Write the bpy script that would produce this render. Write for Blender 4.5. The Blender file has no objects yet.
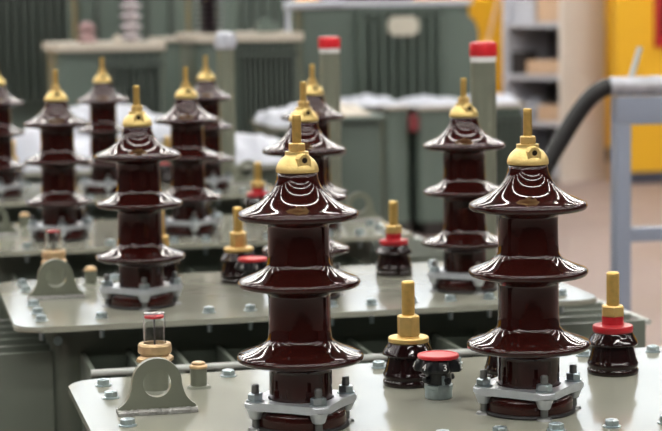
import bpy, bmesh, math, random
from mathutils import Vector, Matrix
random.seed(7)
scn = bpy.context.scene
col = scn.collection
PI = math.pi

# ------------------------------------------------------------------ camera
CAM = Vector((-0.4954, -2.3377, 0.5198))
F = Vector((0.22279, 0.96905, -0.10628)); R = Vector((0.97412, -0.22557, -0.01472)); U = Vector((0.03824, 0.10025, 0.99423))
FPX = 1936.43
cd = bpy.data.cameras.new('camera'); cam = bpy.data.objects.new('camera', cd); col.objects.link(cam)
cam.matrix_world = Matrix(((R.x, U.x, -F.x, CAM.x), (R.y, U.y, -F.y, CAM.y), (R.z, U.z, -F.z, CAM.z), (0, 0, 0, 1)))
cd.sensor_width = 36.0; cd.lens = FPX / 662 * 36
cd.dof.use_dof = True; cd.dof.focus_distance = 2.52; cd.dof.aperture_fstop = 7.0
cd.clip_end = 100
scn.camera = cam

def at(x, y, Y):                 # the point of the world seen at pixel (x, y) that lies in the plane Y
    d = F + R * ((x - 331) / FPX) - U * ((y - 215.5) / FPX)
    return CAM + d * ((Y - CAM.y) / d.y)

# ------------------------------------------------------------------ world, exposure
w = bpy.data.worlds.new('world'); scn.world = w; w.use_nodes = True
bg = w.node_tree.nodes['Background']; bg.inputs[0].default_value = (0.86, 0.93, 1.0, 1); bg.inputs[1].default_value = 1.6
scn.view_settings.view_transform = 'Standard'; scn.view_settings.look = 'None'
scn.view_settings.gamma = 1; scn.view_settings.use_curve_mapping = False
scn.view_settings.exposure = 0.5
LAMP = 42.0

# ------------------------------------------------------------------ materials
def srgb(r, g, b):
    f = lambda c: (c / 255) / 12.92 if c / 255 <= 0.04045 else ((c / 255 + 0.055) / 1.055) ** 2.4
    return (f(r), f(g), f(b), 1)

def mat(name, c, rough=0.5, metal=0.0, noise=0.0, scale=20, bump=0.0, bscale=60, coat=0.0, trans=0.0, emit=0.0, ior=1.5, spec=0.5, rnoise=0.0):
    m = bpy.data.materials.new(name); m.use_nodes = True
    nt = m.node_tree; b = nt.nodes['Principled BSDF']
    b.inputs['Base Color'].default_value = c; b.inputs['Roughness'].default_value = rough
    b.inputs['Metallic'].default_value = metal; b.inputs['IOR'].default_value = ior
    b.inputs['Specular IOR Level'].default_value = spec
    if coat: b.inputs['Coat Weight'].default_value = coat; b.inputs['Coat Roughness'].default_value = 0.04
    if trans: b.inputs['Transmission Weight'].default_value = trans
    if emit: b.inputs['Emission Color'].default_value = c; b.inputs['Emission Strength'].default_value = emit
    tc = nt.nodes.new('ShaderNodeTexCoord')
    if noise:
        n = nt.nodes.new('ShaderNodeTexNoise'); n.inputs['Scale'].default_value = scale; n.inputs['Detail'].default_value = 6
        nt.links.new(tc.outputs['Object'], n.inputs['Vector'])
        r = nt.nodes.new('ShaderNodeMapRange'); r.inputs[1].default_value = 0.3; r.inputs[2].default_value = 0.7
        r.inputs[3].default_value = 1 - noise; r.inputs[4].default_value = 1 + noise
        nt.links.new(n.outputs['Fac'], r.inputs[0])
        v = nt.nodes.new('ShaderNodeVectorMath'); v.operation = 'SCALE'; v.inputs[0].default_value = c[:3]
        nt.links.new(r.outputs[0], v.inputs['Scale']); nt.links.new(v.outputs[0], b.inputs['Base Color'])
        if rnoise:
            q = nt.nodes.new('ShaderNodeMapRange'); q.inputs[1].default_value = 0.3; q.inputs[2].default_value = 0.7
            q.inputs[3].default_value = max(0.02, rough - rnoise); q.inputs[4].default_value = rough + rnoise
            nt.links.new(n.outputs['Fac'], q.inputs[0]); nt.links.new(q.outputs[0], b.inputs['Roughness'])
    if bump:
        n2 = nt.nodes.new('ShaderNodeTexNoise'); n2.inputs['Scale'].default_value = bscale; n2.inputs['Detail'].default_value = 3
        nt.links.new(tc.outputs['Object'], n2.inputs['Vector'])
        bp = nt.nodes.new('ShaderNodeBump'); bp.inputs['Strength'].default_value = bump; bp.inputs['Distance'].default_value = 0.002
        nt.links.new(n2.outputs['Fac'], bp.inputs['Height']); nt.links.new(bp.outputs[0], b.inputs['Normal'])
    return m

M = {}
M['glaze'] = mat('brown_glaze', srgb(45, 14, 11), 0.06, noise=0.22, scale=9, bump=0.06, bscale=45, ior=1.5)
M['glaze_dark'] = mat('dark_brown_glaze', srgb(30, 14, 14), 0.06, noise=0.2, scale=25, bump=0.06, bscale=50, ior=1.5)
M['brass'] = mat('cast_brass', srgb(222, 196, 128), 0.42, metal=0.65, noise=0.08, scale=60, bump=0.25, bscale=220)
M['stud'] = mat('turned_brass', srgb(218, 184, 108), 0.36, metal=0.8, noise=0.10, scale=150)
M['nutbrass'] = mat('nut_brass', srgb(220, 188, 122), 0.38, metal=0.75, noise=0.08, scale=80)
M['copper'] = mat('gauge_brass', srgb(200, 172, 134), 0.42, metal=0.7, noise=0.1, scale=90)
M['alu'] = mat('cast_aluminium', srgb(200, 205, 212), 0.36, metal=0.6, noise=0.08, scale=60, bump=0.2, bscale=200)
M['zinc'] = mat('zinc_steel', srgb(176, 190, 196), 0.28, metal=0.9, noise=0.12, scale=120)
M['steel_dark'] = mat('dark_threads', srgb(120, 122, 122), 0.4, metal=0.8)
M['lid'] = mat('grey_green_paint_lit', srgb(146, 147, 134), 0.11, noise=0.03, scale=5, bump=0.04, bscale=9, rnoise=0.03)  # the grey-green paint made lighter, overhead light and reflections put into its colour
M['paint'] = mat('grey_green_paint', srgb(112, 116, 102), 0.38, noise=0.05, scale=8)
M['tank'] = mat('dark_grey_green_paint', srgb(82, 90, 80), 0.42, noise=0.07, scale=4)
M['fin'] = mat('fin_grey_green_paint', srgb(104, 111, 101), 0.4, noise=0.05, scale=8)
M['rail'] = mat('rail_grey_paint', srgb(186, 190, 186), 0.34, noise=0.04, scale=12)
M['farfin'] = mat('radiator_dark_green', srgb(58, 67, 60), 0.45, noise=0.08, scale=3)
M['fargreen'] = mat('far_tank_green', srgb(86, 99, 91), 0.5, noise=0.06, scale=2)
M['weld'] = mat('weld_bead', srgb(150, 150, 146), 0.42, metal=0.5, noise=0.15, scale=90, bump=1.0, bscale=160)
M['red'] = mat('red_plastic', srgb(206, 34, 44), 0.35, noise=0.04, scale=50)
M['redcol'] = mat('red_collar', srgb(168, 22, 34), 0.35, noise=0.04, scale=50)
M['black'] = mat('black_plastic', srgb(24, 26, 30), 0.28, noise=0.1, scale=40)
M['shade_and_panel'] = mat('bore_shade_and_panel', srgb(40, 30, 16), 0.6, metal=0.6)  # painted shade for the cap bore, also the board's own dark panel
M['rubber'] = mat('black_rubber', srgb(14, 14, 15), 0.5, noise=0.1, scale=30)
M['white'] = mat('white_paint', srgb(228, 228, 228), 0.5)
M['glass'] = mat('clear_glass', (0.99, 1.0, 1.0, 1), 0.0, trans=1.0, ior=1.4)
M['sheet'] = mat('white_plastic_film', srgb(176, 180, 190), 0.35, noise=0.16, scale=7, bump=1.0, bscale=18)
M['plaster'] = mat('beige_panel', srgb(214, 206, 198), 0.7, noise=0.04, scale=3)
M['shelf'] = mat('pale_grey_shelf', srgb(186, 188, 196), 0.5, noise=0.04, scale=4)
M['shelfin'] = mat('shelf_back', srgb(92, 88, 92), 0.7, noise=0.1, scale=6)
M['card'] = mat('cardboard', srgb(196, 166, 138), 0.8, noise=0.08, scale=10)
M['yellow'] = mat('yellow_wall_paint', srgb(222, 168, 26), 0.55, noise=0.05, scale=1.2)
M['ydark'] = mat('yellow_partition_edge', srgb(205, 140, 20), 0.6, noise=0.05, scale=2)
M['skirt'] = mat('dark_skirting', srgb(62, 64, 78), 0.6, noise=0.1, scale=4)
M['stand'] = mat('blue_grey_steel_paint', srgb(136, 144, 160), 0.4, noise=0.04, scale=6)
M['floor'] = mat('worn_pink_grey_floor', srgb(146, 129, 123), 0.5, noise=0.13, scale=1.6, rnoise=0.1)
M['upper'] = mat('upper_wall_paint', srgb(150, 152, 150), 0.7, noise=0.05, scale=1)
M['side'] = mat('hall_side_paint', srgb(84, 86, 84), 0.8, noise=0.08, scale=0.8)
M['dimwall'] = mat('dim_front_wall_paint', srgb(26, 25, 25), 0.8, noise=0.08, scale=0.8)
M['ceil'] = mat('ceiling_paint', srgb(60, 60, 59), 0.8, noise=0.06, scale=0.6)
M['lamp'] = mat('lamp_tube', (1.0, 0.97, 0.92, 1), 0.5, emit=LAMP)
M['housing'] = mat('lamp_housing', srgb(200, 200, 200), 0.5)
M['plate'] = mat('pale_nameplate', srgb(178, 174, 160), 0.6, noise=0.05, scale=20)
M['paleporc'] = mat('pale_porcelain', srgb(168, 160, 164), 0.3, noise=0.08, scale=6)
M['darkporc'] = mat('dark_porcelain', srgb(60, 50, 56), 0.3, noise=0.08, scale=6)
M['skid'] = mat('dark_timber', srgb(44, 38, 36), 0.8, noise=0.1, scale=8)
M['foil'] = mat('silver_wrap', srgb(172, 174, 180), 0.36, metal=0.4, noise=0.35, scale=18, bump=1.0, bscale=40)
M['pinkish'] = mat('pink_rag', srgb(138, 112, 112), 0.8, noise=0.15, scale=12)
M['tan'] = mat('tan_cover', srgb(180, 172, 158), 0.6, noise=0.1, scale=6)
M['marker'] = mat('dark_red_marker', srgb(112, 34, 40), 0.5)
M['win'] = mat('red_board', srgb(176, 24, 30), 0.5)

# ------------------------------------------------------------------ mesh helpers
def obj(name, bm, m, parent=None, smooth=True, ang=32, loc=None, rotz=0):
    me = bpy.data.meshes.new(name)
    bmesh.ops.recalc_face_normals(bm, faces=bm.faces)
    bm.to_mesh(me); bm.free()
    if smooth:
        for p in me.polygons: p.use_smooth = True
        me.set_sharp_from_angle(angle=math.radians(ang))
    me.materials.append(M[m])
    o = bpy.data.objects.new(name, me); col.objects.link(o)
    if parent is not None: o.parent = parent
    if loc is not None: o.location = loc
    o.rotation_euler.z = rotz
    return o

def thing(name, label, cat, loc=(0, 0, 0), rotz=0, group=None):
    o = bpy.data.objects.new(name, None); col.objects.link(o); o.empty_display_size = 0.05
    o.location = loc; o.rotation_euler = (0, 0, rotz)
    return tag(o, label, cat, group)

def tag(o, label, cat, group=None):
    o['label'] = label; o['category'] = cat
    if group: o['group'] = group
    return o

def struct(o):
    o['kind'] = 'structure'; return o

def dup(root, loc, rotz, label, group=None):
    def cp(o, par):
        c = o.copy(); col.objects.link(c); c.parent = par
        for ch in list(kids[o.name]): cp(ch, c)
        return c
    kids = {}
    def walk(o):
        kids[o.name] = list(o.children)
        for ch in o.children: walk(ch)
    walk(root)
    r = cp(root, None); r.location = loc; r.rotation_euler = (0, 0, rotz); r['label'] = label
    if group: r['group'] = group
    return r

def box(bm, x0, x1, y0, y1, z0, z1, bev=0.0, mtx=None):
    t = bmesh.new()
    bmesh.ops.create_cube(t, size=1)
    for v in t.verts:
        v.co = Vector((x0 + (v.co.x + .5) * (x1 - x0), y0 + (v.co.y + .5) * (y1 - y0), z0 + (v.co.z + .5) * (z1 - z0)))
    if bev: bmesh.ops.bevel(t, geom=t.edges[:], offset=bev, segments=2, affect='EDGES', profile=0.7)
    merge(bm, t, mtx)

def merge(bm, t, mtx=None):
    if mtx is not None: bmesh.ops.transform(t, matrix=mtx, verts=t.verts)
    vm = {v: bm.verts.new(v.co) for v in t.verts}
    for f in t.faces:
        try: bm.faces.new([vm[v] for v in f.verts])
        except ValueError: pass
    t.free()

def lathe(bm, prof, n=48, mtx=None, rfun=None, loop=False):
    t = bmesh.new(); rings = []
    for k, (r, z) in enumerate(prof):
        if r < 1e-6: rings.append([t.verts.new((0, 0, z))]); continue
        ring = []
        for i in range(n):
            a = 2 * PI * i / n; rr = r * (rfun(a, k) if rfun else 1)
            ring.append(t.verts.new((rr * math.cos(a), rr * math.sin(a), z)))
        rings.append(ring)
    for a, b in zip(rings, rings[1:]):
        if len(a) == 1 and len(b) == 1: continue
        for i in range(n):
            j = (i + 1) % n
            if len(a) == 1: t.faces.new((a[0], b[j], b[i]))
            elif len(b) == 1: t.faces.new((a[i], a[j], b[0]))
            else: t.faces.new((a[i], a[j], b[j], b[i]))
    if loop:
        for i in range(n): t.faces.new((rings[-1][i], rings[-1][(i + 1) % n], rings[0][(i + 1) % n], rings[0][i]))
    else:
        if len(rings[0]) > 1: t.faces.new(rings[0][::-1])
        if len(rings[-1]) > 1: t.faces.new(rings[-1])
    merge(bm, t, mtx)

def prism(bm, pts, z0, z1, bev=0.0, mtx=None):
    t = bmesh.new()
    a = [t.verts.new((x, y, z0)) for x, y in pts]; b = [t.verts.new((x, y, z1)) for x, y in pts]
    n = len(pts); t.faces.new(a[::-1]); t.faces.new(b)
    for i in range(n): t.faces.new((a[i], a[(i + 1) % n], b[(i + 1) % n], b[i]))
    if bev:
        ed = [e for e in t.edges if abs(e.verts[0].co.z - e.verts[1].co.z) < 1e-9]
        bmesh.ops.bevel(t, geom=ed, offset=bev, segments=2, affect='EDGES')
    merge(bm, t, mtx)

def hexa(bm, r, z0, z1, rot=0, bev=0.0008, mtx=None):
    ch = 0.12 * r
    lathe(bm, [(r * .9, z0), (r, z0 + ch * .5), (r, z1 - ch), (r * .88, z1)], 6, (mtx or Matrix()) @ Matrix.Rotation(rot, 4, 'Z'))

def tube(bm, pts, r, n=14):
    t = bmesh.new(); rings = []
    pts = [Vector(p) for p in pts]
    for i, p in enumerate(pts):
        d = (pts[min(i + 1, len(pts) - 1)] - pts[max(i - 1, 0)]).normalized()
        a = d.orthogonal().normalized() if i == 0 else (pa - d * pa.dot(d)).normalized()
        pa = a; b = d.cross(a); rr = r[i] if isinstance(r, (list, tuple)) else r
        rings.append([t.verts.new(p + (a * math.cos(2 * PI * k / n) + b * math.sin(2 * PI * k / n)) * rr) for k in range(n)])
    for u, v in zip(rings, rings[1:]):
        for k in range(n): t.faces.new((u[k], u[(k + 1) % n], v[(k + 1) % n], v[k]))
    t.faces.new(rings[0][::-1]); t.faces.new(rings[-1])
    merge(bm, t)

def bez(p0, p1, p2, p3, n=24):
    return [Vector(p0) * (1 - t) ** 3 + Vector(p1) * 3 * t * (1 - t) ** 2 + Vector(p2) * 3 * t * t * (1 - t) + Vector(p3) * t ** 3 for t in [i / n for i in range(n + 1)]]

def T(x, y, z): return Matrix.Translation((x, y, z))

def roundrect(x0, x1, y0, y1, r, n=8):
    p = []
    for cx, cy, a0 in ((x1 - r, y0 + r, -PI / 2), (x1 - r, y1 - r, 0), (x0 + r, y1 - r, PI / 2), (x0 + r, y0 + r, PI)):
        for i in range(n + 1):
            a = a0 + PI / 2 * i / n; p.append((cx + r * math.cos(a), cy + r * math.sin(a)))
    return p

# ------------------------------------------------------------------ the hall
FZ = -1.05
HX0, HX1, HY0, HY1, HZ = -12.0, 14.0, -9.0, 16.0, 4.6
def slab(name, m, *b):
    bm = bmesh.new(); box(bm, *b); return struct(obj(name, bm, m, smooth=False))
slab('floor', 'floor', HX0, HX1, HY0, HY1, FZ - .1, FZ)
slab('ceiling', 'ceil', HX0, HX1, HY0, HY1, HZ, HZ + .1)
slab('wall_left', 'side', HX0 - .1, HX0, HY0, HY1, FZ, HZ)
slab('wall_right', 'side', HX1, HX1 + .1, HY0, HY1, FZ, HZ)
slab('wall_front', 'dimwall', HX0, HX1, HY0 - .1, HY0, FZ, HZ)
# back wall: yellow to 1.6 m above the lids, a light upper wall with window openings
bm = bmesh.new(); box(bm, HX0, HX1, HY1, HY1 + .12, FZ, 1.5); struct(obj('wall_back', bm, 'yellow', smooth=False))
bm = bmesh.new(); zw0, zw1 = 2.1, 4.1
box(bm, HX0, HX1, HY1, HY1 + .12, 1.5, zw0); box(bm, HX0, HX1, HY1, HY1 + .12, zw1, HZ)
nw = 9; pitch = (HX1 - HX0) / nw
for i in range(nw + 1):
    xc = HX0 + i * pitch; box(bm, max(HX0, xc - .45), min(HX1, xc + .45), HY1, HY1 + .12, zw0, zw1)
struct(obj('wall_upper_back', bm, 'upper', smooth=False))
for i in range(nw):
    bm = bmesh.new(); x0 = HX0 + i * pitch + .45; x1 = x0 + pitch - .9
    for xx in (x0, (x0 + x1) / 2 - .03, x1 - .06): box(bm, xx, xx + .06, HY1 + .02, HY1 + .08, zw0, zw1)
    for zz in (zw0, (zw0 + zw1) / 2 - .03, zw1 - .06): box(bm, x0, x1, HY1 + .03, HY1 + .07, zz, zz + .06)
    struct(obj('window_%d' % (i + 1), bm, 'housing', smooth=False))
slab('baseboard_back', 'skirt', HX0, HX1, HY1 - .03, HY1, FZ, FZ + .14)
# ceiling lamps: long fluorescent battens
k = 0
for yy in [-6.2, -3.6, -1.0, 1.6, 4.2, 6.8, 9.4, 12.0, 14.6]:
    for xx in (-6.0, 0.2, 6.4):
        k += 1
        if k == 1:
            lamp0 = thing('ceiling_light', 'long fluorescent batten under the hall ceiling', 'ceiling light', (xx, yy, HZ), 0, 'ceiling lights of the hall')
            bm = bmesh.new(); box(bm, -2.9, 2.9, -.09, .09, -.06, 0, .01); obj('housing', bm, 'housing', lamp0)
            bm = bmesh.new(); box(bm, -2.86, 2.86, -.035, .035, -.10, -.061, .012); obj('diffuser', bm, 'lamp', lamp0)
        else: dup(lamp0, (xx, yy, HZ), 0, 'long fluorescent batten under the hall ceiling')

# ------------------------------------------------------------------ transformer
LX0, LX1, LY0, LY1 = -0.235, 0.800, -0.190, 0.390
def bolt_mesh():
    bm = bmesh.new()
    lathe(bm, [(.0115, 0), (.0115, .0016), (.0095, .0022)], 24)
    hexa(bm, .0092, .0022, .0095, .3)
    lathe(bm, [(.004, .0095), (.0045, .0100), (.003, .0106)], 12)
    return bm
def under_mesh():
    bm = bmesh.new(); lathe(bm, [(.0045, -.034), (.0045, -.0105)], 12)
    hexa(bm, .009, -.021, -.0125, .2); lathe(bm, [(.0115, -.0125), (.0115, -.0105)], 20)
    return bm

def lug_mesh():
    # plate in the XZ plane, flared foot, round head, round eye
    hw, H, t = .050, .0725, .006
    eye = (0, .040); er = .0185; hr = .0325
    out = []
    # right foot -> head -> left foot
    pr_ = [(hw, 0), (hw, .010)]
    c = [(hw, .010), (.0385, .0165), (.0345, .026), (.0325, .040)]
    for i in range(1, 9):
        t_ = i / 8
        x = (1 - t_) ** 3 * c[0][0] + 3 * t_ * (1 - t_) ** 2 * c[1][0] + 3 * t_ * t_ * (1 - t_) * c[2][0] + t_ ** 3 * c[3][0]
        z = (1 - t_) ** 3 * c[0][1] + 3 * t_ * (1 - t_) ** 2 * c[1][1] + 3 * t_ * t_ * (1 - t_) * c[2][1] + t_ ** 3 * c[3][1]
        pr_.append((x, z))
    for i in range(1, 13):
        a = PI / 2 * i / 12; pr_.append((hr * math.cos(a), .040 + hr * math.sin(a)))
    out = pr_ + [(-x, z) for x, z in pr_[-2::-1]]
    # sample as rays: pair the outline with the eye circle
    n = len(out); bm = bmesh.new()
    def ring(pts, y): return [bm.verts.new((x, y, z)) for x, z in pts]
    eyep = []
    for x, z in out:
        a = math.atan2(z - eye[1], x - eye[0]); eyep.append((eye[0] + er * math.cos(a), eye[1] + er * math.sin(a)))
    # closing segment along the foot
    ext = [(-hw + 2 * hw * i / 16, 0) for i in range(1, 16)]
    out2 = out + ext
    for x, z in ext:
        a = math.atan2(z - eye[1], x - eye[0]); eyep.append((er * math.cos(a), eye[1] + er * math.sin(a)))
    n = len(out2)
    of, ob = ring(out2, -t), ring(out2, t); ef, eb = ring(eyep, -t), ring(eyep, t)
    for i in range(n):
        j = (i + 1) % n
        bm.faces.new((of[i], of[j], ef[j], ef[i])); bm.faces.new((ob[j], ob[i], eb[i], eb[j]))
        bm.faces.new((of[j], of[i], ob[i], ob[j])); bm.faces.new((ef[i], ef[j], eb[j], eb[i]))
    return bm
def weld_mesh():
    bm = bmesh.new(); rnd = random.Random(3)
    for s in (-1, 1):
        pts = [(-.052 + .104 * i / 40, s * .008, .0015) for i in range(41)]
        tube(bm, pts, [.0052 + rnd.random() * .0014 for _ in pts], 10)
    return bm

def make_transformer():
    t = thing('power_transformer', 'x', 'transformer')
    bm = bmesh.new(); prism(bm, roundrect(LX0, LX1, LY0, LY1, .045), -.010, 0, .0025); obj('lid', bm, 'lid', t, ang=40)
    bm = bmesh.new(); prism(bm, roundrect(-.165, .720, -.095, .325, .03), -.96, -.0105)
    obj('tank', bm, 'tank', t)
    bm = bmesh.new()
    for a, b in ((-.16, -.10), (.62, .68)): box(bm, a, b, -.16, .40, FZ, -.961)
    obj('skid', bm, 'skid', t)
    # fins: front/back along X, sides along Y
    fb = bmesh.new(); box(fb, -.004, .004, -.17, 0, -.60, -.062, .0012); f0 = obj('cooling_fin', fb, 'fin', t); me = f0.data
    xs = [-.117 + .0785 * i for i in range(11)]
    ff = True
    for y, s in ((-.096, 0), (.326, PI)):
        for x in xs:
            o = f0 if ff else f0.copy()
            if not ff: col.objects.link(o); o.parent = t
            ff = False; o.location = (x, y, 0); o.rotation_euler.z = s
    sb = bmesh.new(); box(sb, -.004, .004, -.205, 0, -.60, -.062, .0012); s0 = obj('cooling_fin', sb, 'fin', t); first = True
    for x, s in ((-.166, -PI / 2), (.721, PI / 2)):
        for i in range(6):
            o = s0 if first else s0.copy()
            if not first: col.objects.link(o); o.parent = t
            first = False; o.location = (x, -.07 + .0745 * i, 0); o.rotation_euler.z = s
    for z in (-.0665, -.50):
        for y in (-.272, .502):
            bm = bmesh.new(); tube(bm, [(xs[0] - .004, y, z), (xs[-1] + .004, y, z)], .0055, 10); obj('fin_rail', bm, 'rail', t)
        for x in (-.377, .932):
            bm = bmesh.new(); tube(bm, [(x, -.074, z), (x, -.07 + .0745 * 5 + .004, z)], .0055, 10); obj('fin_rail', bm, 'rail', t)
    # bolts around the lid
    pos = [(-.187, -.118), (-.085, -.120)] + [(.101 + .0725 * i, -.120) for i in range(9)] + [(.745, -.118)]
    pos += [(-.187, y) for y in (-.035, .062, .245, .335)] + [(.748, y) for y in (-.04, .05, .15, .25)]
    pos += [(x, .352) for x in (-.007, .105, .215, .33, .43, .53, .64, .735)]
    b0 = obj('lid_bolt', bolt_mesh(), 'zinc', t, ang=25); u0 = obj('bolt_end', under_mesh(), 'zinc', b0, ang=25)
    for i, (x, y) in enumerate(pos):
        if i: b = b0.copy(); col.objects.link(b); b.parent = t; u = u0.copy(); col.objects.link(u); u.parent = b
        else: b = b0
        b.location = (x, y, 0); b.rotation_euler.z = i * .7
    lm, wm = None, None
    for x, y in ((-.140, .130), (.742, .130)):
        if lm is None: l = lm = obj('lifting_lug', lug_mesh(), 'paint', t, ang=50); wd = wm = obj('weld_bead', weld_mesh(), 'weld', l)
        else:
            l = lm.copy(); col.objects.link(l); l.parent = t; wd = wm.copy(); col.objects.link(wd); wd.parent = l
        l.location = (x, y, 0)
    # stub pipe with a turned plug
    sp = bmesh.new(); lathe(sp, [(.017, 0), (.015, .003), (.0115, .004), (.0115, .028)], 28)
    s = obj('stub_pipe', sp, 'paint', t, loc=(-.061, .280, 0))
    sp = bmesh.new(); lathe(sp, [(.0125, .028), (.0127, .031), (.0115, .0325), (.0095, .033), (.0095, .0355), (.008, .0365)], 28)
    p = obj('plug_cap', sp, 'copper', s)
    # earthing bolt on the tank corner
    eb = bmesh.new(); m_ = T(-.158, -.096, -.040) @ Matrix.Rotation(PI / 2, 4, 'X') @ Matrix.Scale(.65, 4)
    lathe(eb, [(.012, 0), (.012, .003)], 20, m_); hexa(eb, .010, .003, .011, 0, mtx=m_)
    lathe(eb, [(.005, .011), (.005, .022)], 12, m_); obj('earthing_bolt', eb, 'zinc', t)
    return t

# ------------------------------------------------------------------ high-voltage bushing
HVP = [(.0555, 0), (.0565, .003), (.0565, .019), (.054, .0235), (.0400, .0262), (.0395, .030),
       (.0395, .068), (.0398, .074), (.044, .0768), (.058, .0795), (.072, .0815), (.0775, .0832), (.0797, .0868), (.0792, .0900), (.0765, .0925), (.070, .0950),
       (.058, .0990), (.048, .1035), (.0425, .1078), (.0392, .1135),
       (.0388, .163), (.0392, .167), (.045, .1705), (.058, .1735), (.070, .1757), (.0745, .1775), (.0765, .1805), (.0762, .1838), (.0735, .1865), (.067, .1890),
       (.056, .1930), (.047, .1972), (.0415, .2015), (.0385, .2075),
       (.0382, .250), (.0386, .254), (.045, .2568), (.058, .2588), (.069, .2602), (.0738, .2620), (.0757, .2652), (.0753, .2685), (.073, .2712), (.067, .2740),
       (.058, .2775), (.049, .2820), (.0405, .2880), (.0335, .2950), (.0288, .3025), (.0258, .3110), (.0245, .3200), (.010, .3202)]
def smooth_prof(p, sharp=()):
    # one pass of corner-free resampling
    out = [p[0]]
    for a, b in zip(p, p[1:]):
        out.append((a[0] * .75 + b[0] * .25, a[1] * .75 + b[1] * .25)); out.append((a[0] * .25 + b[0] * .75, a[1] * .25 + b[1] * .75))
    out.append(p[-1]); return out

def make_hv():
    t = thing('high_voltage_bushing', 'x', 'insulator')
    bm = bmesh.new(); lathe(bm, smooth_prof(HVP), 96); obj('porcelain_insulator', bm, 'glaze', t, ang=60)
    bm = bmesh.new(); lathe(bm, [(.0590, 0.0002), (.0605, .002), (.0595, .0045), (.0566, .0048)], 64); obj('rubber_gasket', bm, 'rubber', t)
    # cast brass cap, side boss whose bore is a plug in shade colour
    bm = bmesh.new()
    lathe(bm, smooth_prof([(.0245, .3190), (.0262, .3192), (.0266, .3215), (.0262, .3250), (.0245, .3295), (.0215, .3340), (.0175, .3375), (.0150, .3395), (.0146, .3410)]) + [(.0146, .3448), (.004, .3450)], 48)
    a = math.radians(-88)
    mb = Matrix.Rotation(a, 4, 'Z')
    box(bm, 0, .0242, -.0092, .0092, .3193, .3375, .0018, mb)
    mt = mb @ T(.0060, 0, .3350) @ Matrix.Rotation(PI / 2, 4, 'Y')
    lathe(bm, [(.0082, 0), (.0082, .0172), (.0074, .0186), (.0042, .0186), (.0036, .0178)], 28, mt)
    cap = obj('brass_cap', bm, 'brass', t, ang=38)
    bm = bmesh.new(); lathe(bm, [(.0034, 0), (.0034, .0040), (.0, .0040)], 20, mb @ T(.0207, 0, .3350) @ Matrix.Rotation(PI / 2, 4, 'Y')); obj('bore_shade_plug', bm, 'shade_and_panel', cap)  # solid dark plug, its colour stands for shade inside the bore
    bm = bmesh.new(); hexa(bm, .0108, .3450, .3552, .35); obj('hex_nut', bm, 'nutbrass', t, ang=25)
    pr_ = [(.0056, .3552)]
    z = .3565
    while z < .3865: pr_ += [(.0058, z), (.0054, z + .00075)]; z += .0015
    pr_ += [(.0058, .3880), (.0048, .3900), (.0, .3901)]
    bm = bmesh.new(); lathe(bm, pr_, 24); obj('threaded_stud', bm, 'stud', t, ang=60)
    # cast aluminium clamp: square with concave sides, corners on the axes
    pts = []
    N = 96
    for i in range(N):
        a = 2 * PI * i / N
        q = (a + PI / 4) % (PI / 2) - PI / 4          # angle off the nearest corner
        sq = .0560 / math.cos(PI / 4 - abs(q))       # a straight side
        rr = min(.0735, sq * (1 + .02 * math.cos(4 * q) * (1 if True else 0)))
        rr = min(rr, .0735 - .030 * (abs(q) / .45) ** 2 * 0)
        pts.append((rr * math.cos(a), rr * math.sin(a)))
    bm = bmesh.new(); t1 = bmesh.new()
    zt, zb = .0365, .0265; ri = .0415
    oT = [t1.verts.new((x, y, zt)) for x, y in pts]; oB = [t1.verts.new((x, y, zb)) for x, y in pts]
    inn = [(ri * math.cos(2 * PI * i / N), ri * math.sin(2 * PI * i / N)) for i in range(N)]
    iT = [t1.verts.new((x, y, zt)) for x, y in inn]; iB = [t1.verts.new((x, y, zb)) for x, y in inn]
    for i in range(N):
        j = (i + 1) % N
        t1.faces.new((oT[i], oT[j], iT[j], iT[i])); t1.faces.new((oB[j], oB[i], iB[i], iB[j]))
        t1.faces.new((oT[j], oT[i], oB[i], oB[j])); t1.faces.new((iT[i], iT[j], iB[j], iB[i]))
    ed = [e for e in t1.edges if (e.verts[0] in oT and e.verts[1] in oT) or (e.verts[0] in oB and e.verts[1] in oB)]
    bmesh.ops.bevel(t1, geom=ed, offset=.0022, segments=3, affect='EDGES'); merge(bm, t1)
    for i in range(4):
        c = Matrix.Rotation(i * PI / 2, 4, 'Z') @ T(.0605, 0, 0)
        lathe(bm, [(.0070, .0145), (.0078, .0155), (.0120, .0275)], 24, c)
    obj('clamp_flange', bm, 'alu', t, ang=40)
    for i in range(4):
        c = Matrix.Rotation(i * PI / 2, 4, 'Z') @ T(.0605, 0, 0)
        bm = bmesh.new(); lathe(bm, [(.0105, .0), (.009, .003), (.0048, .004), (.0048, .0560), (.0038, .0575)], 20, c)
        s = obj('clamp_stud', bm, 'steel_dark', t)
        bm = bmesh.new(); lathe(bm, [(.0112, .0367), (.0112, .0383)], 24, c); hexa(bm, .0100, .0383, .0465, .2 + i, mtx=c); obj('clamp_nut', bm, 'zinc', s, ang=25)
    return t

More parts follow.
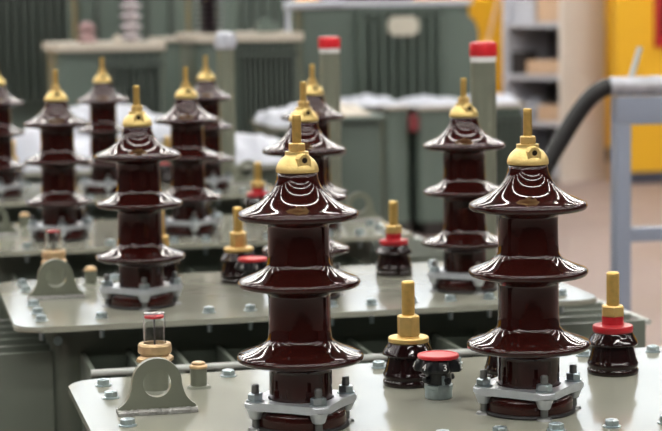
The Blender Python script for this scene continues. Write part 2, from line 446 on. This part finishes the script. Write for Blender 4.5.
# ------------------------------------------------------------------ low-voltage bushing
def make_lv(red):
    t = thing('low_voltage_bushing', 'x', 'insulator')
    bm = bmesh.new()
    P = [(.0335, 0), (.0345, .002), (.0345, .0065), (.0325, .0085), (.0330, .0100), (.0340, .0110), (.0342, .0150), (.0325, .0180), (.0305, .026), (.0285, .034), (.0272, .0400),
         (.0290, .0405), (.0330, .0395), (.0342, .0408), (.0338, .0430), (.0310, .0480), (.0275, .0540), (.0262, .0565), (.010, .0566)]
    def rf(a, k):
        return 1 + (.02 * math.cos(7 * a) if 22 <= k <= 32 else 0)
    lathe(bm, smooth_prof(P), 72, rfun=rf); obj('porcelain_insulator', bm, 'glaze_dark', t, ang=50)
    if red:
        bm = bmesh.new(); lathe(bm, [(.0262, .0567), (.0272, .0580), (.0272, .0640), (.0262, .0655), (.0150, .0670), (.0146, .0690), (.0146, .0775)], 40)
        obj('red_collar', bm, 'redcol', t, ang=40)['label'] = 'red collar under the nut'
        bm = bmesh.new(); hexa(bm, .0160, .0776, .0925, .25); obj('hex_nut', bm, 'nutbrass', t, ang=25)
    else:
        bm = bmesh.new(); lathe(bm, [(.0255, .0567), (.0268, .0575), (.0268, .0625), (.0255, .0640), (.016, .0650)], 40); obj('brass_washer', bm, 'nutbrass', t, ang=40)
        bm = bmesh.new(); hexa(bm, .0152, .0651, .0925, .3); obj('hex_nut', bm, 'nutbrass', t, ang=25)
    pr_ = [(.0080, .0926)]; z = .094
    while z < .1330: pr_ += [(.0088, z), (.0084, z + .0009)]; z += .0018
    pr_ += [(.0088, .1352), (.0068, .1375), (0, .1376)]
    bm = bmesh.new(); lathe(bm, pr_, 28); obj('threaded_stud', bm, 'stud', t, ang=60)
    t.scale = (1.05, 1.05, 1.05)
    return t

# ------------------------------------------------------------------ tap changer with numbered knob
def make_tap():
    t = thing('tap_changer', 'x', 'tap changer')
    bm = bmesh.new(); lathe(bm, [(.0170, 0), (.0182, .001), (.0182, .0125), (.0190, .0135), (.0190, .0185), (.0172, .0195)], 36); obj('metal_base', bm, 'zinc', t)
    bm = bmesh.new(); lathe(bm, [(.0165, .0196), (.0175, .0205), (.0175, .0335), (.0185, .036)], 36)
    for i in range(4):
        m_ = Matrix.Rotation(i * PI / 2 + .35, 4, 'Z') @ T(.015, 0, .0265) @ Matrix.Rotation(PI / 2, 4, 'Y'); lathe(bm, [(.0045, 0), (.0045, .0085), (.003, .0095)], 14, m_)
    obj('neck', bm, 'black', t)
    m_ = Matrix.Rotation(math.radians(-85), 4, 'Z')
    bm = bmesh.new(); box(bm, .0165, .0195, -.0022, .0022, .0190, .0325, .0006, m_); box(bm, .0165, .0200, -.0075, .0075, .0130, .0200, .0006, m_); obj('retaining_clip', bm, 'zinc', t)
    knob = bmesh.new()
    def rf(a, k):
        return 1 + (.10 * max(-1, min(1, 1.8 * math.cos(7 * (a + math.radians(90))))) if 1 <= k <= 4 else 0)
    lathe(knob, [(.020, .0362), (.0285, .0375), (.0300, .0400), (.0290, .0450), (.0265, .0520), (.0240, .0540)], 112, rfun=rf)
    kb = obj('numbered_knob', knob, 'black', t, ang=45)
    bm = bmesh.new(); lathe(bm, [(.0262, .0541), (.0276, .0550), (.0278, .0580), (.0268, .0594), (.0238, .0597), (.0230, .0588), (0, .0588)], 48)
    obj('red_disc', bm, 'red', t)['label'] = 'flat red disc on top of the knob'
    for n in range(1, 6):
        fc = bpy.data.curves.new('num', 'FONT'); fc.body = str(n); fc.size = .0125; fc.extrude = .0004; fc.align_x = 'CENTER'; fc.align_y = 'CENTER'
        fo = bpy.data.objects.new('num', fc); col.objects.link(fo)
        dg = bpy.context.evaluated_depsgraph_get(); me = bpy.data.meshes.new_from_object(fo.evaluated_get(dg)); bpy.data.objects.remove(fo)
        me.materials.clear(); me.materials.append(M['white'])
        a = math.radians(-90 - (n - 3) * 360 / 7)
        # face outwards, leaning back along the cone
        mt = Matrix.Rotation(a, 4, 'Z') @ T(.0322, 0, .0455) @ Matrix.Rotation(math.radians(-20), 4, 'Y') @ Matrix(((0, 0, 1, 0), (1, 0, 0, 0), (0, 1, 0, 0), (0, 0, 0, 1)))
        me.transform(mt)
        o = bpy.data.objects.new('numeral', me); col.objects.link(o); o.parent = kb
    return t

# ------------------------------------------------------------------ oil level indicator
def make_gauge():
    t = thing('oil_level_indicator', 'x', 'oil indicator')
    bm = bmesh.new(); lathe(bm, [(.0225, 0), (.0205, .003), (.0180, .0045), (.0180, .0390), (.0150, .0395)], 36); obj('mounting_pipe', bm, 'paint', t)
    bm = bmesh.new(); hexa(bm, .0262, .0396, .0480, .1)
    lathe(bm, [(.0195, .0480), (.0195, .0505), (.0222, .0515), (.0230, .0535), (.0230, .0615), (.0215, .0640), (.0165, .0645), (.0160, .0610), (0, .0610)], 40); obj('brass_nut', bm, 'copper', t, ang=30)
    bm = bmesh.new(); lathe(bm, [(.0152, .0612), (.0152, .1000), (.0146, .1028), (.0125, .1040), (0, .1042), (0, .1034), (.0122, .1030), (.0138, .1020), (.0143, .0995), (.0143, .0612)], 40, loop=True); obj('glass_dome', bm, 'glass', t)
    bm = bmesh.new(); lathe(bm, [(.0134, .0965), (.0134, .0990), (.0020, .0990), (.0020, .0965)], 36); f = obj('red_float', bm, 'red', t)
    bm = bmesh.new(); lathe(bm, [(.0014, .0611), (.0014, .0964)], 10); obj('float_rod', bm, 'steel_dark', f)
    t.scale = (1.0, 1.0, 1.075)
    return t

def make_pipe():
    t = thing('filler_pipe', 'x', 'pipe')
    bm = bmesh.new(); lathe(bm, [(.036, 0), (.034, .004), (.0255, .006), (.0255, .418)], 40); obj('riser', bm, 'paint', t)
    bm = bmesh.new(); lathe(bm, [(.0258, .408), (.0262, .410), (.0262, .4195)], 40); obj('white_band', bm, 'white', t)
    return t

# ------------------------------------------------------------------ the four rows
rows = [Vector((0, 0, 0)), Vector((-.0616, 1.0617, 0)), Vector((-.1114, 2.118, 0)), Vector((-.183, 3.223, 0))]
rn = ['nearest', 'second', 'third', 'fourth']
tr0 = make_transformer()
tl = ['grey-green transformer nearest the camera, lid running off the bottom right',
      'grey-green transformer directly behind the nearest one, three tall brown bushings along its lid edge',
      'blurred grey-green transformer third from the camera in the line',
      'most distant grey-green transformer of the line that still carries tall brown bushings']
for i, r in enumerate(rows):
    if i == 0: tr0.location.x = -.024; tr0['label'] = tl[0]; tr0['group'] = 'transformers in the line'
    else: dup(tr0, r, 0, tl[i], 'transformers in the line')

hv0 = make_hv(); lvb = make_lv(False); lvr = make_lv(True); tap0 = make_tap(); ga0 = make_gauge(); pi0 = make_pipe()
pipe_none = True
def put(proto, used, loc, rz, label, group):
    if not used: proto.location = loc; proto.rotation_euler.z = rz; proto['label'] = label; proto['group'] = group; return proto
    return dup(proto, loc, rz, label, group)

hx = {0: [0, .3], 1: [0, .3, .6], 2: [0, .3, .6], 3: [0, .3, .6]}
pos_w = {0: ['left', 'right'], 1: ['left', 'middle', 'right'], 2: ['left', 'middle', 'right'], 3: ['left', 'middle', 'right']}
hvl = {(0, 0): 'tall glossy brown porcelain bushing on the nearest lid, left of the two sharp ones',
       (0, 1): 'tall glossy brown bushing on the nearest lid, right of the knob with a red disc',
       (1, 0): 'tall brown bushing behind the clear oil indicator, leftmost on the second lid',
       (1, 1): 'tall brown bushing mostly hidden directly behind the sharp left bushing, second lid',
       (1, 2): 'tall brown bushing just left of the right red-capped post, second lid',
       (2, 0): 'blurred tall brown bushing behind the farther lifting lug, left end of third lid',
       (2, 1): 'blurred tall brown bushing in the middle of the third lid',
       (2, 2): 'blurred bushing at the left foot of the middle red-capped post, peeking above two others',
       (3, 0): 'blurred brown bushing of the farthest row cut by the left photo edge',
       (3, 1): 'blurred brown bushing of the farthest row, second from the left photo edge',
       (3, 2): 'blurred brown bushing of the farthest row standing before the grey-green post with white wrapped top'}
rots = {(0, 0): .15, (0, 1): 0, (1, 0): -.05, (1, 1): .1, (1, 2): .12}
u = False
for i, r in enumerate(rows):
    for j, x in enumerate(hx[i]):
        put(hv0, u, r + Vector((x, 0, 0)), rots.get((i, j), .05 * j), hvl[i, j], 'tall brown high-voltage bushings'); u = True

A = rows
lvpos = {0: [(.347, .219), (.200, .219), (.498, .213)], 1: [(.006, 1.290), (.157, 1.295), (.311, 1.298), (.466, 1.300)],
         2: [(-.062, 2.36), (.092, 2.36), (.246, 2.36), (.400, 2.36)], 3: [(-.128, 3.465), (.026, 3.465), (.180, 3.465), (.334, 3.465)]}
lvl = {(0, 0): 'small brown bushing almost hidden behind the right sharp tall bushing',
       (0, 1): 'small brown bushing with brass washer and stud, beside the numbered red-topped knob',
       (0, 2): 'small dark brown bushing with red collar on the nearest lid, far right',
       (1, 0): 'small bushing on the second lid just right of its left tall bushing, brass stud showing',
       (1, 1): 'small bushing with brass washer on the second lid, touching a flat red disc in view',
       (1, 2): 'small bushing on the second lid hidden behind the sharp left tall bushing',
       (1, 3): 'small dark bushing with red collar in the centre of the photo, second lid',
       (2, 0): 'small bushing with a blurred brass stud just right of the third lid\'s left tall bushing',
       (2, 1): 'small bushing on the third lid hidden behind the second lid\'s left tall bushing',
       (2, 2): 'small bushing on the third lid whose brass stud shows right of the middle tall bushing',
       (2, 3): 'small blurred bushing with red collar on the third lid, left of the middle line',
       (3, 0): 'very blurred small bushing with brass stud near the left photo edge, farthest lid',
       (3, 1): 'very blurred small bushing in the farthest row behind the third lid\'s left tall one',
       (3, 2): 'very blurred small bushing in the farthest row between two tall bushings, brass topped',
       (3, 3): 'very blurred small bushing with red collar in the farthest row'}
ub = ur = False
for i in range(4):
    n = len(lvpos[i])
    for j, (x, y) in enumerate(lvpos[i]):
        if j == n - 1: put(lvr, ur, (x, y, 0), .3 * i, lvl[i, j], 'small bushings with a red collar'); ur = True
        else: put(lvb, ub, (x, y, 0), .5 * i + .2 * j, lvl[i, j], 'small brass-topped bushings'); ub = True
for k, (x, y, l) in enumerate([(.213, .117, 'black knob with white numerals under a flat red disc, on the nearest lid'),
                               (.165, 1.19, 'blurred black knob under a flat red disc, on the second lid')]):
    put(tap0, k > 0, (x, y, 0), 0, l, 'numbered tap changers')
for k, (x, y, l) in enumerate([(-.147, .265, 'clear glass oil indicator with red float and brass nut, behind the nearest lifting lug'),
                               (-.190, 1.36, 'blurred glass oil indicator with red float, behind the second lid\'s lifting lug'),
                               (-.255, 2.42, 'very blurred oil indicator with brass nut at the left photo edge')]):
    put(ga0, k > 0, (x, y, 0), .2 * k, l, 'oil level indicators')
pl = ['tall grey-green post with a red cap right of the second lid\'s right tall bushing',
      'tall grey-green post with a red cap on the third lid, above the photo centre',
      'tall grey-green post with white wrapped top behind the farthest row']
pxy = [(.683, 1.40), (.610, 2.46), (.532, 3.545)]
pobj = []
for k in range(3): pobj.append(put(pi0, k > 0, (pxy[k][0], pxy[k][1], 0), 0, pl[k], 'tall capped filler posts'))
for k in range(2):
    bm = bmesh.new(); lathe(bm, [(.0270, .4196), (.0280, .4215), (.0280, .4440), (.0265, .4475), (.020, .4490)], 40); obj('red_cap', bm, 'red', pobj[k])['label'] = 'red plastic screw cap'

def heap(name, c, sx, sy, h, seed, m='sheet'):
    """crumpled film: a low mound whose surface is folded"""
    rnd = random.Random(seed); bm = bmesh.new(); n = 34
    ph = [rnd.random() * 6 for _ in range(8)]
    g = {}
    for i in range(n + 1):
        for j in range(n + 1):
            u_, v_ = i / n * 2 - 1, j / n * 2 - 1
            e = max(0, 1 - max(abs(u_), abs(v_)) ** 5)
            f = .62 + .16 * math.sin(4.1 * u_ + ph[0] + 1.3 * v_) + .13 * math.sin(6.3 * v_ + ph[1] - 2 * u_) + .08 * math.sin(11 * u_ + ph[2]) * math.sin(9 * v_ + ph[3]) + .05 * math.sin(19 * u_ + 7 * v_ + ph[4])
            g[i, j] = bm.verts.new((u_ * sx * (1 + .05 * math.sin(5 * v_ + ph[5])), v_ * sy * (1 + .05 * math.sin(5 * u_ + ph[6])), max(.0, h * e * f) + .002))
    bt = bm.verts.new((0, 0, 0.0))
    for i in range(n):
        for j in range(n): bm.faces.new((g[i, j], g[i + 1, j], g[i + 1, j + 1], g[i, j + 1]))
    rim = [g[i, 0] for i in range(n + 1)] + [g[n, j] for j in range(1, n + 1)] + [g[i, n] for i in range(n - 1, -1, -1)] + [g[0, j] for j in range(n - 1, 0, -1)]
    for a, b in zip(rim, rim[1:] + rim[:1]): bm.faces.new((a, b, bt))
    return obj(name, bm, m, loc=c, ang=80)

# white wrapped top of the farthest post
bm = bmesh.new(); rr = random.Random(5)
lathe(bm, [(.027, -.02), (.032, -.012), (.034, .008), (.029, .026), (.016, .034), (0, .035)], 40, rfun=lambda a, k: 1 + .09 * math.sin(5 * a + k) + .05 * math.sin(9 * a + 2 * k))
tag(obj('plastic_wrap', bm, 'sheet', loc=(pxy[2][0], pxy[2][1], .4205)), 'white plastic bag wrapped over the top of the farthest grey-green post', 'plastic bag')

# ------------------------------------------------------------------ background transformers
def far_tank(name, label, x0, x1, y0, y1, z0, z1, fins=None, finw=.012, find=.10, lid=.02, tankm='fargreen', group='transformers in the background', lidm='tan', fz=None, skid=True, lo=.02, finm='farfin'):
    """fins = (xa, xb, n): radiator fins on the side facing the hall aisle"""
    cx, cy = (x0 + x1) / 2, (y0 + y1) / 2
    t = thing(name, label, 'transformer', (cx, cy, z0), 0, group)
    bm = bmesh.new(); prism(bm, roundrect(x0 - cx, x1 - cx, y0 - cy, y1 - cy, .04, 5), .10 if skid else 0, z1 - z0 - lid - .001); obj('tank', bm, tankm, t)
    bm = bmesh.new(); prism(bm, roundrect(x0 - cx - lo, x1 - cx + lo, y0 - cy - .04, y1 - cy + .04, .05, 5), z1 - z0 - lid, z1 - z0, .004); obj('lid', bm, lidm, t)
    if skid:
        bm = bmesh.new()
        for a in (x0 - cx + .05, x1 - cx - .17): box(bm, a, a + .12, y0 - cy, y1 - cy, 0, .099)
        obj('skid', bm, 'skid', t)
    if fins:
        xa, xb, n = fins; za, zb = fz or (z0 + .18, z1 - .07)
        fb = bmesh.new(); box(fb, -finw / 2, finw / 2, -find, 0, za - z0, zb - z0, .002); f0 = obj('radiator_fin', fb, finm, t)
        for i in range(n):
            o = f0 if i == 0 else f0.copy()
            if i: col.objects.link(o); o.parent = t
            o.location = (xa - cx + (xb - xa) * i / (n - 1), y0 - cy - .001, 0)
        bm = bmesh.new(); box(bm, xa - cx - .02, xb - cx + .02, -find - .012 + (y0 - cy), -find - .002 + (y0 - cy), zb - z0 - .05, zb - z0 - .03)
        obj('radiator_rail', bm, 'farfin', t)
    return t

def porc(bm, c, r, h, n):
    p = [(r * .55, 0)]
    for i in range(n):
        z = h * (i + .1) / n; d = h / n
        p += [(r * .45, z), (r * .9, z + .25 * d), (r, z + .35 * d), (r * .85, z + .5 * d), (r * .45, z + .65 * d)]
    p += [(r * .4, h), (0, h + .005)]
    lathe(bm, p, 28, T(*c))

# big transformer with the oval plate (right of centre)
Y = 12.6
a = at(300, 10, Y); b = at(470, 10, Y); zt = at(380, 5, Y).z
fa, fb_ = at(358, 60, Y).x, at(434, 60, Y).x
big = far_tank('power_transformer', 'large dark green transformer with an oval pale plate on its radiator, before the yellow wall', a.x, b.x, Y, Y + 1.1, FZ, zt + .04, fins=(fa, fb_, 9), find=.20, finw=.026, lidm='shelf', lid=.05, finm='fargreen')
pc = at(402, 26, Y - .18)
bm = bmesh.new(); prism(bm, [(x * 1, y) for x, y in roundrect(-.125, .125, -.075, .075, .055, 8)], 0, .012, .002, Matrix.Rotation(PI / 2, 4, 'X'))
o = obj('nameplate', bm, 'plate', big); o.location = (pc.x - big.location.x, Y - .2135 - big.location.y, pc.z - FZ); o['label'] = 'pale oval plate'
bm = bmesh.new(); ta = at(345, 4, Y).x - big.location.x; tb = at(444, 4, Y).x - big.location.x
mt = T(ta, .35, zt + .04 - FZ + .171) @ Matrix.Rotation(PI / 2, 4, 'Y'); lathe(bm, [(.14, 0), (.17, .02), (.17, tb - ta - .02), (.14, tb - ta)], 40, mt); obj('conservator', bm, 'fargreen', big)
# rounded side body at its right end
c0, c1 = at(438, 60, Y).x, at(474, 60, Y).x
bm = bmesh.new(); hz = at(450, 12, Y).z - FZ
pts = [(c0 - big.location.x, .1), (c1 - big.location.x, .1), (c1 - big.location.x, hz - .16), (c1 - big.location.x - .03, hz - .07), (c1 - big.location.x - .10, hz - .02), (c0 - big.location.x, hz)]
prism(bm, pts, 0, .14, .01, T(0, Y - .001 - big.location.y, 0) @ Matrix.Rotation(PI / 2, 4, 'X')); obj('side_radiator', bm, 'fargreen', big)

# green boxes in the middle distance
def px_tank(label, xl, xr, ytop, Y, depth, fins=None, **kw):
    xa, xb = at(xl, ytop, Y).x, at(xr, ytop, Y).x
    z1 = at((xl + xr) / 2, ytop, Y).z
    f = None
    if fins: f = (at(fins[0], ytop, Y).x, at(fins[1], ytop, Y).x, fins[2])
    return far_tank('power_transformer', label, xa, xb, Y, Y + depth, FZ, z1, fins=f, **kw)
mid1 = px_tank('pale green transformer tank with white film on top, straight below the oval plate', 386, 409, 106, 10.4, .7)
mid2 = px_tank('green transformer tank with white film on top, behind the second lid\'s right bushing', 418, 474, 106, 10.4, .8)
mid3 = px_tank('green finned transformer below the shelf unit, right of the red-capped post', 484, 524, 104, 10.8, .7, fins=(492, 520, 5), find=.06, finw=.03)
mid0 = px_tank('grey-green tank beside the red-capped post in the middle of the photo', 316, 383, 116, 6.2, .5, lidm='fargreen')
for nm, tk, (xa, xb), yy, Y, hh, s in (('plastic_sheet', mid2, (404, 474), 105, 10.4, .06, 1), ('plastic_sheet', mid1, (342, 401), 106, 10.4, .07, 2), ('plastic_sheet', mid3, (484, 524), 103, 10.8, .08, 4), ('plastic_sheet', mid0, (318, 372), 116, 6.2, .055, 6)):
    p, q = at(xa, yy, Y), at(xb, yy, Y)
    lab = {1: 'crumpled white film on the green tank behind the second lid\'s right bushing', 2: 'crumpled white film on the pale green tank below the oval plate', 4: 'crumpled white film on the finned tank below the shelf unit', 6: 'cream film strip on the grey-green tank beside the middle red-capped post'}[s]
    zc = {1: mid2, 2: mid1, 4: mid3, 6: mid0}[s]
    ztop = at({1: 446, 2: 400, 4: 504, 6: 349.5}[s], {1: 106, 2: 106, 4: 104, 6: 116}[s], Y).z
    tag(heap('plastic_sheet', ((p.x + q.x) / 2, Y + .3, ztop), (q.x - p.x) / 2, .30, hh, s, 'sheet' if s != 6 else 'tan'), lab, 'plastic sheet', 'crumpled white films')
bm = bmesh.new(); p = at(413, 115, 10.3); box(bm, p.x - .03, p.x + .03, 10.26, 10.32, p.z - .11, p.z, .01)
bm2 = bm
o = obj('red_marker', bm2, 'marker', mid2); o.location = (-mid2.location.x, -mid2.location.y, -mid2.location.z); o['label'] = 'dark red marker on the tank corner'

# centre-left finned transformer
Y = 7.6
t2 = px_tank('dark green transformer with fins and a pale top, left of the middle red-capped post', 196, 300, 33, Y, .6, fins=(238, 290, 11), find=.10, finw=.014, lid=.045)
bm = bmesh.new(); pb = at(209, 31, Y + .25); zt2 = at(248, 33, Y).z
def far_bushing(px, pyTop, Y, zbase, r, n, m, label):
    p = at(px, 20, Y); h = at(px, pyTop, Y).z - zbase
    bm = bmesh.new(); porc(bm, (0, 0, 0), r, h, n)
    return tag(obj('porcelain_bushing', bm, m, loc=(p.x, Y, zbase)), label, 'insulator', 'background bushings')
bm.free()
far_bushing(209, -14, Y + .25, zt2, .080, 9, 'darkporc', 'dark ribbed bushing on the finned transformer, top edge of the photo left of centre')
p = at(288, 20, Y + .1)
bm = bmesh.new(); tube(bm, [(p.x, Y + .1, zt2), (p.x, Y + .1, zt2 + .06), (p.x, Y + .1, zt2 + .12)], .013); tube(bm, [(p.x - .02, Y + .1, zt2 + .137), (p.x + .30, Y + .1, zt2 + .145)], .022)
tag(obj('white_pipe', bm, 'sheet'), 'white elbowed pipe standing on the right end of the finned transformer top', 'pipe')
p = at(233, 20, Y + .1); bm = bmesh.new(); tube(bm, [(p.x, Y + .12, zt2), (p.x + .03, Y + .12, zt2 + .3)], .014); tag(obj('thin_pipe', bm, 'fargreen'), 'thin pale green pipe rising beside the dark ribbed bushing', 'pipe')
p = at(265, 30, Y + .2); bm = bmesh.new(); box(bm, -.05, .06, -.05, .05, 0, .05, .01); lathe(bm, [(.03, .05), (.03, .07), (0, .075)], 16); tag(obj('valve_block', bm, 'fargreen', loc=(p.x, Y + .2, zt2)), 'small green block on top of the finned transformer, left of its white pipe', 'fitting')
t2b = px_tank('green transformer tank at the left foot of the dark ribbed bushing', 164, 192, 38, 8.6, .5, lidm='tan')
# left finned transformer with pale porcelain
Y = 7.4
t3 = px_tank('green transformer with cream wrapped top and pale ribbed bushing, upper left', 56, 162, 43, Y, .6, fins=(104, 156, 7), find=.09, finw=.016, lid=.04)
zt3 = at(109, 43, Y).z
far_bushing(131, -10, Y + .25, zt3, .058, 5, 'paleporc', 'pale pinkish ribbed bushing on the cream topped transformer, upper left')
p = at(87, 40, Y + .2); bm = bmesh.new()
lathe(bm, [(.045, 0), (.05, .02), (.03, .05), (.045, .07), (.03, .10), (0, .11)], 24, rfun=lambda a, k: 1 + .1 * math.sin(3 * a + k)); tag(obj('rag_bundle', bm, 'pinkish', loc=(p.x, Y + .2, zt3)), 'pinkish rag bundle on the cream topped transformer, upper left', 'rag')
p = at(116, 40, Y + .2); bm = bmesh.new(); lathe(bm, [(.022, 0), (.022, .03), (.012, .035), (0, .04)], 16); tag(obj('vent_plug', bm, 'tan', loc=(p.x, Y + .15, zt3)), 'small pale plug between the rag bundle and the pale bushing', 'fitting')
t4 = px_tank('large dark green transformer with deep fins in the upper left corner', -40, 72, -25, 9.6, .8, fins=(-6, 62, 9), find=.22, finw=.022, fz=(-.02, .8))
t5 = px_tank('tall green tank behind the pale ribbed bushing, upper left', 76, 186, -25, 10.4, .8, fins=(96, 170, 4), find=.05, finw=.03, fz=(-.02, .8))
t6 = px_tank('tall green tank behind the dark ribbed bushing, top of the photo', 190, 296, -25, 11.6, .8, fins=(240, 284, 5), find=.05, finw=.02, fz=(0, .8))
# low lids heaped with white film just behind the fourth row
def low(label, xa, xb, y0, y1, ztop, m='lid'):
    return far_tank('power_transformer', label, xa, xb, y0, y1, FZ, ztop, lidm=m, lid=.012, lo=.015, fins=(xa + .05, xb - .05, 10), find=.08, finw=.01, tankm='tank')
e1 = low('low transformer heaped with white film, centre, behind the farthest bushings', .66, 1.06, 4.55, 5.15, -.04)
e2 = low('low transformer heaped with white film, left, behind the farthest bushings', -.40, .46, 4.55, 5.15, -.04)
e3 = low('green transformer with white film on it, beyond the left blurred bushings', .02, .80, 5.7, 6.3, -.02)
e4 = low('low transformer with white film at the left photo edge', -.62, -.10, 5.7, 6.3, .02)
for s, (x, y, z, sx, sy, h), lab in ((11, (.86, 4.80, -.04, .21, .24, .11), 'rumpled white film heap in the centre, behind the farthest bushings'),
                         (12, (.05, 4.80, -.04, .34, .22, .15), 'rumpled white film heap at left behind the blurred tall bushings'),
                         (13, (.42, 5.98, -.02, .36, .25, .16), 'rumpled white film between the left bushings, farther heap'),
                         (14, (-.33, 5.98, .02, .22, .25, .14), 'rumpled white film at the left photo edge'),
                         (15, (1.265, 6.0, .02, .15, .24, .10), 'farther white film heap above the centre heap')):
    tag(heap('plastic_sheet', (x, y, z), sx, sy, h, s), lab, 'plastic sheet', 'crumpled white films')
e5 = low('green transformer under the farther centre heap of white film', 1.13, 1.37, 5.7, 6.3, .02)

# ------------------------------------------------------------------ shelf unit, partition, floor things at the right
c = Vector((5.308, 13.789, FZ)); Hs = 2.6
dirF = Vector((-.62, .785, 0)).normalized()      # along the open front, leftwards and away
rz = math.atan2(dirF.y, dirF.x)
sh = thing('shelf_unit', 'pale grey open shelf unit with cartons, in front of the yellow wall', 'shelf', c, rz)
# local: +x along the front (away to the left), -y inwards ... pick depth direction to the right
W, D = .62, .74
bm = bmesh.new(); box(bm, 0, .03, -D, 0, 0, Hs); obj('side_panel', bm, 'plaster', sh, smooth=False)['label'] = 'beige side panel'
bm = bmesh.new(); box(bm, W - .04, W, -D, 0, 0, Hs); obj('side_panel', bm, 'shelf', sh, smooth=False)
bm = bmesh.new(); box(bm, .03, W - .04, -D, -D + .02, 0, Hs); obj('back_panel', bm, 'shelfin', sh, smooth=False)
kz = [at(562, y, c.y).z - FZ for y in (22, 75, 122)]
lev = [kz[0], kz[1], kz[2]]
lev = lev + [lev[2] - (lev[1] - lev[2]), .1, Hs - .04]
for z in lev:
    bm = bmesh.new(); box(bm, .031, W - .041, -D + .021, 0, z - .045, z, .003); obj('shelf_board', bm, 'shelf', sh, smooth=False)
def on_shelf(name, lab, u_, v_, z, sx, sy, sz, m, cat, bev=.01):
    bm = bmesh.new(); box(bm, -sx / 2, sx / 2, -sy / 2, sy / 2, 0, sz, bev)
    if cat == 'carton': box(bm, -sx / 2 - .001, sx / 2 + .001, -.025, .025, sz - .002, sz + .002)
    p = c + Matrix.Rotation(rz, 3, 'Z') @ Vector((u_, v_, z))
    o = obj(name, bm, m, loc=p, rotz=rz); tag(o, lab, cat, 'goods on the shelf unit'); return o
on_shelf('cardboard_box', 'tan carton on the shelf unit, highest shelf in view, right side', .17, -.2, lev[0], .24, .3, .22, 'card', 'carton')
on_shelf('white_folder_stack', 'pale stack of folders on the shelf unit, highest shelf in view', .46, -.2, lev[0], .26, .25, .20, 'shelf', 'folders', .003)
on_shelf('cardboard_box', 'tan carton on the second shelf in view, against the beige side', .23, -.2, lev[1], .34, .3, .125, 'card', 'carton')
on_shelf('dark_box', 'dark box at the left of the second shelf in view', .53, -.2, lev[1], .14, .25, .20, 'skid', 'box')
on_shelf('cardboard_box', 'tan carton on the third shelf in view, beside a white bag', .17, -.2, lev[2], .24, .3, .14, 'card', 'carton')
p = c + Matrix.Rotation(rz, 3, 'Z') @ Vector((.455, -.22, lev[2]))
tag(heap('white_bag', p, .115, .14, .22, 21), 'white bag on the third shelf in view, left of a tan carton', 'bag', 'goods on the shelf unit')

pa = at(616, 180, 13.6)
bm = bmesh.new(); box(bm, pa.x, HX1, 13.6, 13.74, FZ, 1.9); struct(obj('wall_partition', bm, 'yellow', smooth=False))
slab('baseboard_partition', 'skirt', pa.x + .02, HX1, 13.57, 13.599, FZ, FZ + .10)
p = at(656, 47, 13.55); bm = bmesh.new(); box(bm, 0, .5, 0, .045, 0, .6, .006)
sg = thing('red_board', 'red framed board on the yellow partition, cut by the right photo edge', 'sign', (p.x, 13.553, p.z)); obj('frame', bm, 'win', sg)
bm = bmesh.new(); box(bm, .05, .45, -.004, -.0005, .09, .55); obj('panel', bm, 'shade_and_panel', sg, smooth=False)
p = at(487, 45, 15.2); q = at(501, -12, 15.6)
bm = bmesh.new(); d_ = (q - p); s_ = (FZ - p.z) / d_.z; p0 = p + d_ * s_; tube(bm, [p0 + Vector((0, 0, .02)), q], .018); tag(obj('leaning_pole', bm, 'card'), 'slim brown pole leaning against the yellow wall left of the shelf unit', 'pole')

# steel stand with foil wrapped pipe and black hose
sx0, sy0 = 1.497, 2.748
st = thing('steel_stand', 'blue-grey square tube steel stand at the right photo edge', 'stand', (sx0, sy0, FZ), -.06)
top = .262 - FZ
for x in (0, .55):
    for y in (0,):
        bm = bmesh.new(); box(bm, x, x + .042, y, y + .06, .012, top - .0785, .003); obj('leg', bm, 'stand', st)
    bm = bmesh.new(); box(bm, x - .02, x + .062, -.18, .24, 0, .0115, .002); obj('foot_plate', bm, 'stand', st)
bm = bmesh.new(); box(bm, 0, .592, 0, .06, top - .078, top, .003); obj('top_beam', bm, 'stand', st)
bm = bmesh.new(); zc = -.108 - FZ; box(bm, .0425, .5495, .012, .052, zc - .040, zc, .003); obj('cross_bar', bm, 'stand', st)
pz = .262 + .0290
pp = thing('foil_wrapped_pipe', 'silver wrapped pipe lying on top of the blue-grey stand', 'pipe', (0, 0, 0))
bm = bmesh.new(); rr = random.Random(9); n = 60
pts = [(sx0 - .012 + .62 * i / n, sy0 + .030 - .037 * i / n, pz) for i in range(n + 1)]
tube(bm, pts, [.0255 + .0030 * rr.random() for _ in pts], 16); obj('pipe_body', bm, 'foil', pp)
p, q = at(631, 78, sy0 + .02), at(641, 47, sy0 + .02)
bm = bmesh.new(); tube(bm, [(p.x, sy0 + .026, pz + .015), (q.x, sy0 + .026, q.z)], .0085, 12); obj('lever_rod', bm, 'rail', pp)['label'] = 'grey lever rod'
h0 = Vector((sx0 - .013, sy0 + .031, pz)); g = [at(x, y, sy0 + .05) for x, y in ((590, 100), (566, 130), (546, 166), (535, 240))]
path = bez(h0, h0 + Vector((-.06, 0, -.015)), g[1] + Vector((.035, 0, .05)), g[2], 20) + bez(g[2], g[2] + Vector((-.03, 0, -.07)), g[3] + Vector((0, 0, .1)), g[3], 12)[1:]
path += bez(g[3], g[3] + Vector((0, 0, -.3)), Vector((g[3].x - .1, g[3].y, FZ + .026)), Vector((g[3].x - .5, g[3].y + .1, FZ + .026)), 14)[1:]
bm = bmesh.new(); tube(bm, path, .0245, 18); tag(obj('black_hose', bm, 'rubber'), 'thick black hose curving down from the foil wrapped pipe behind the sharp right bushing', 'hose')
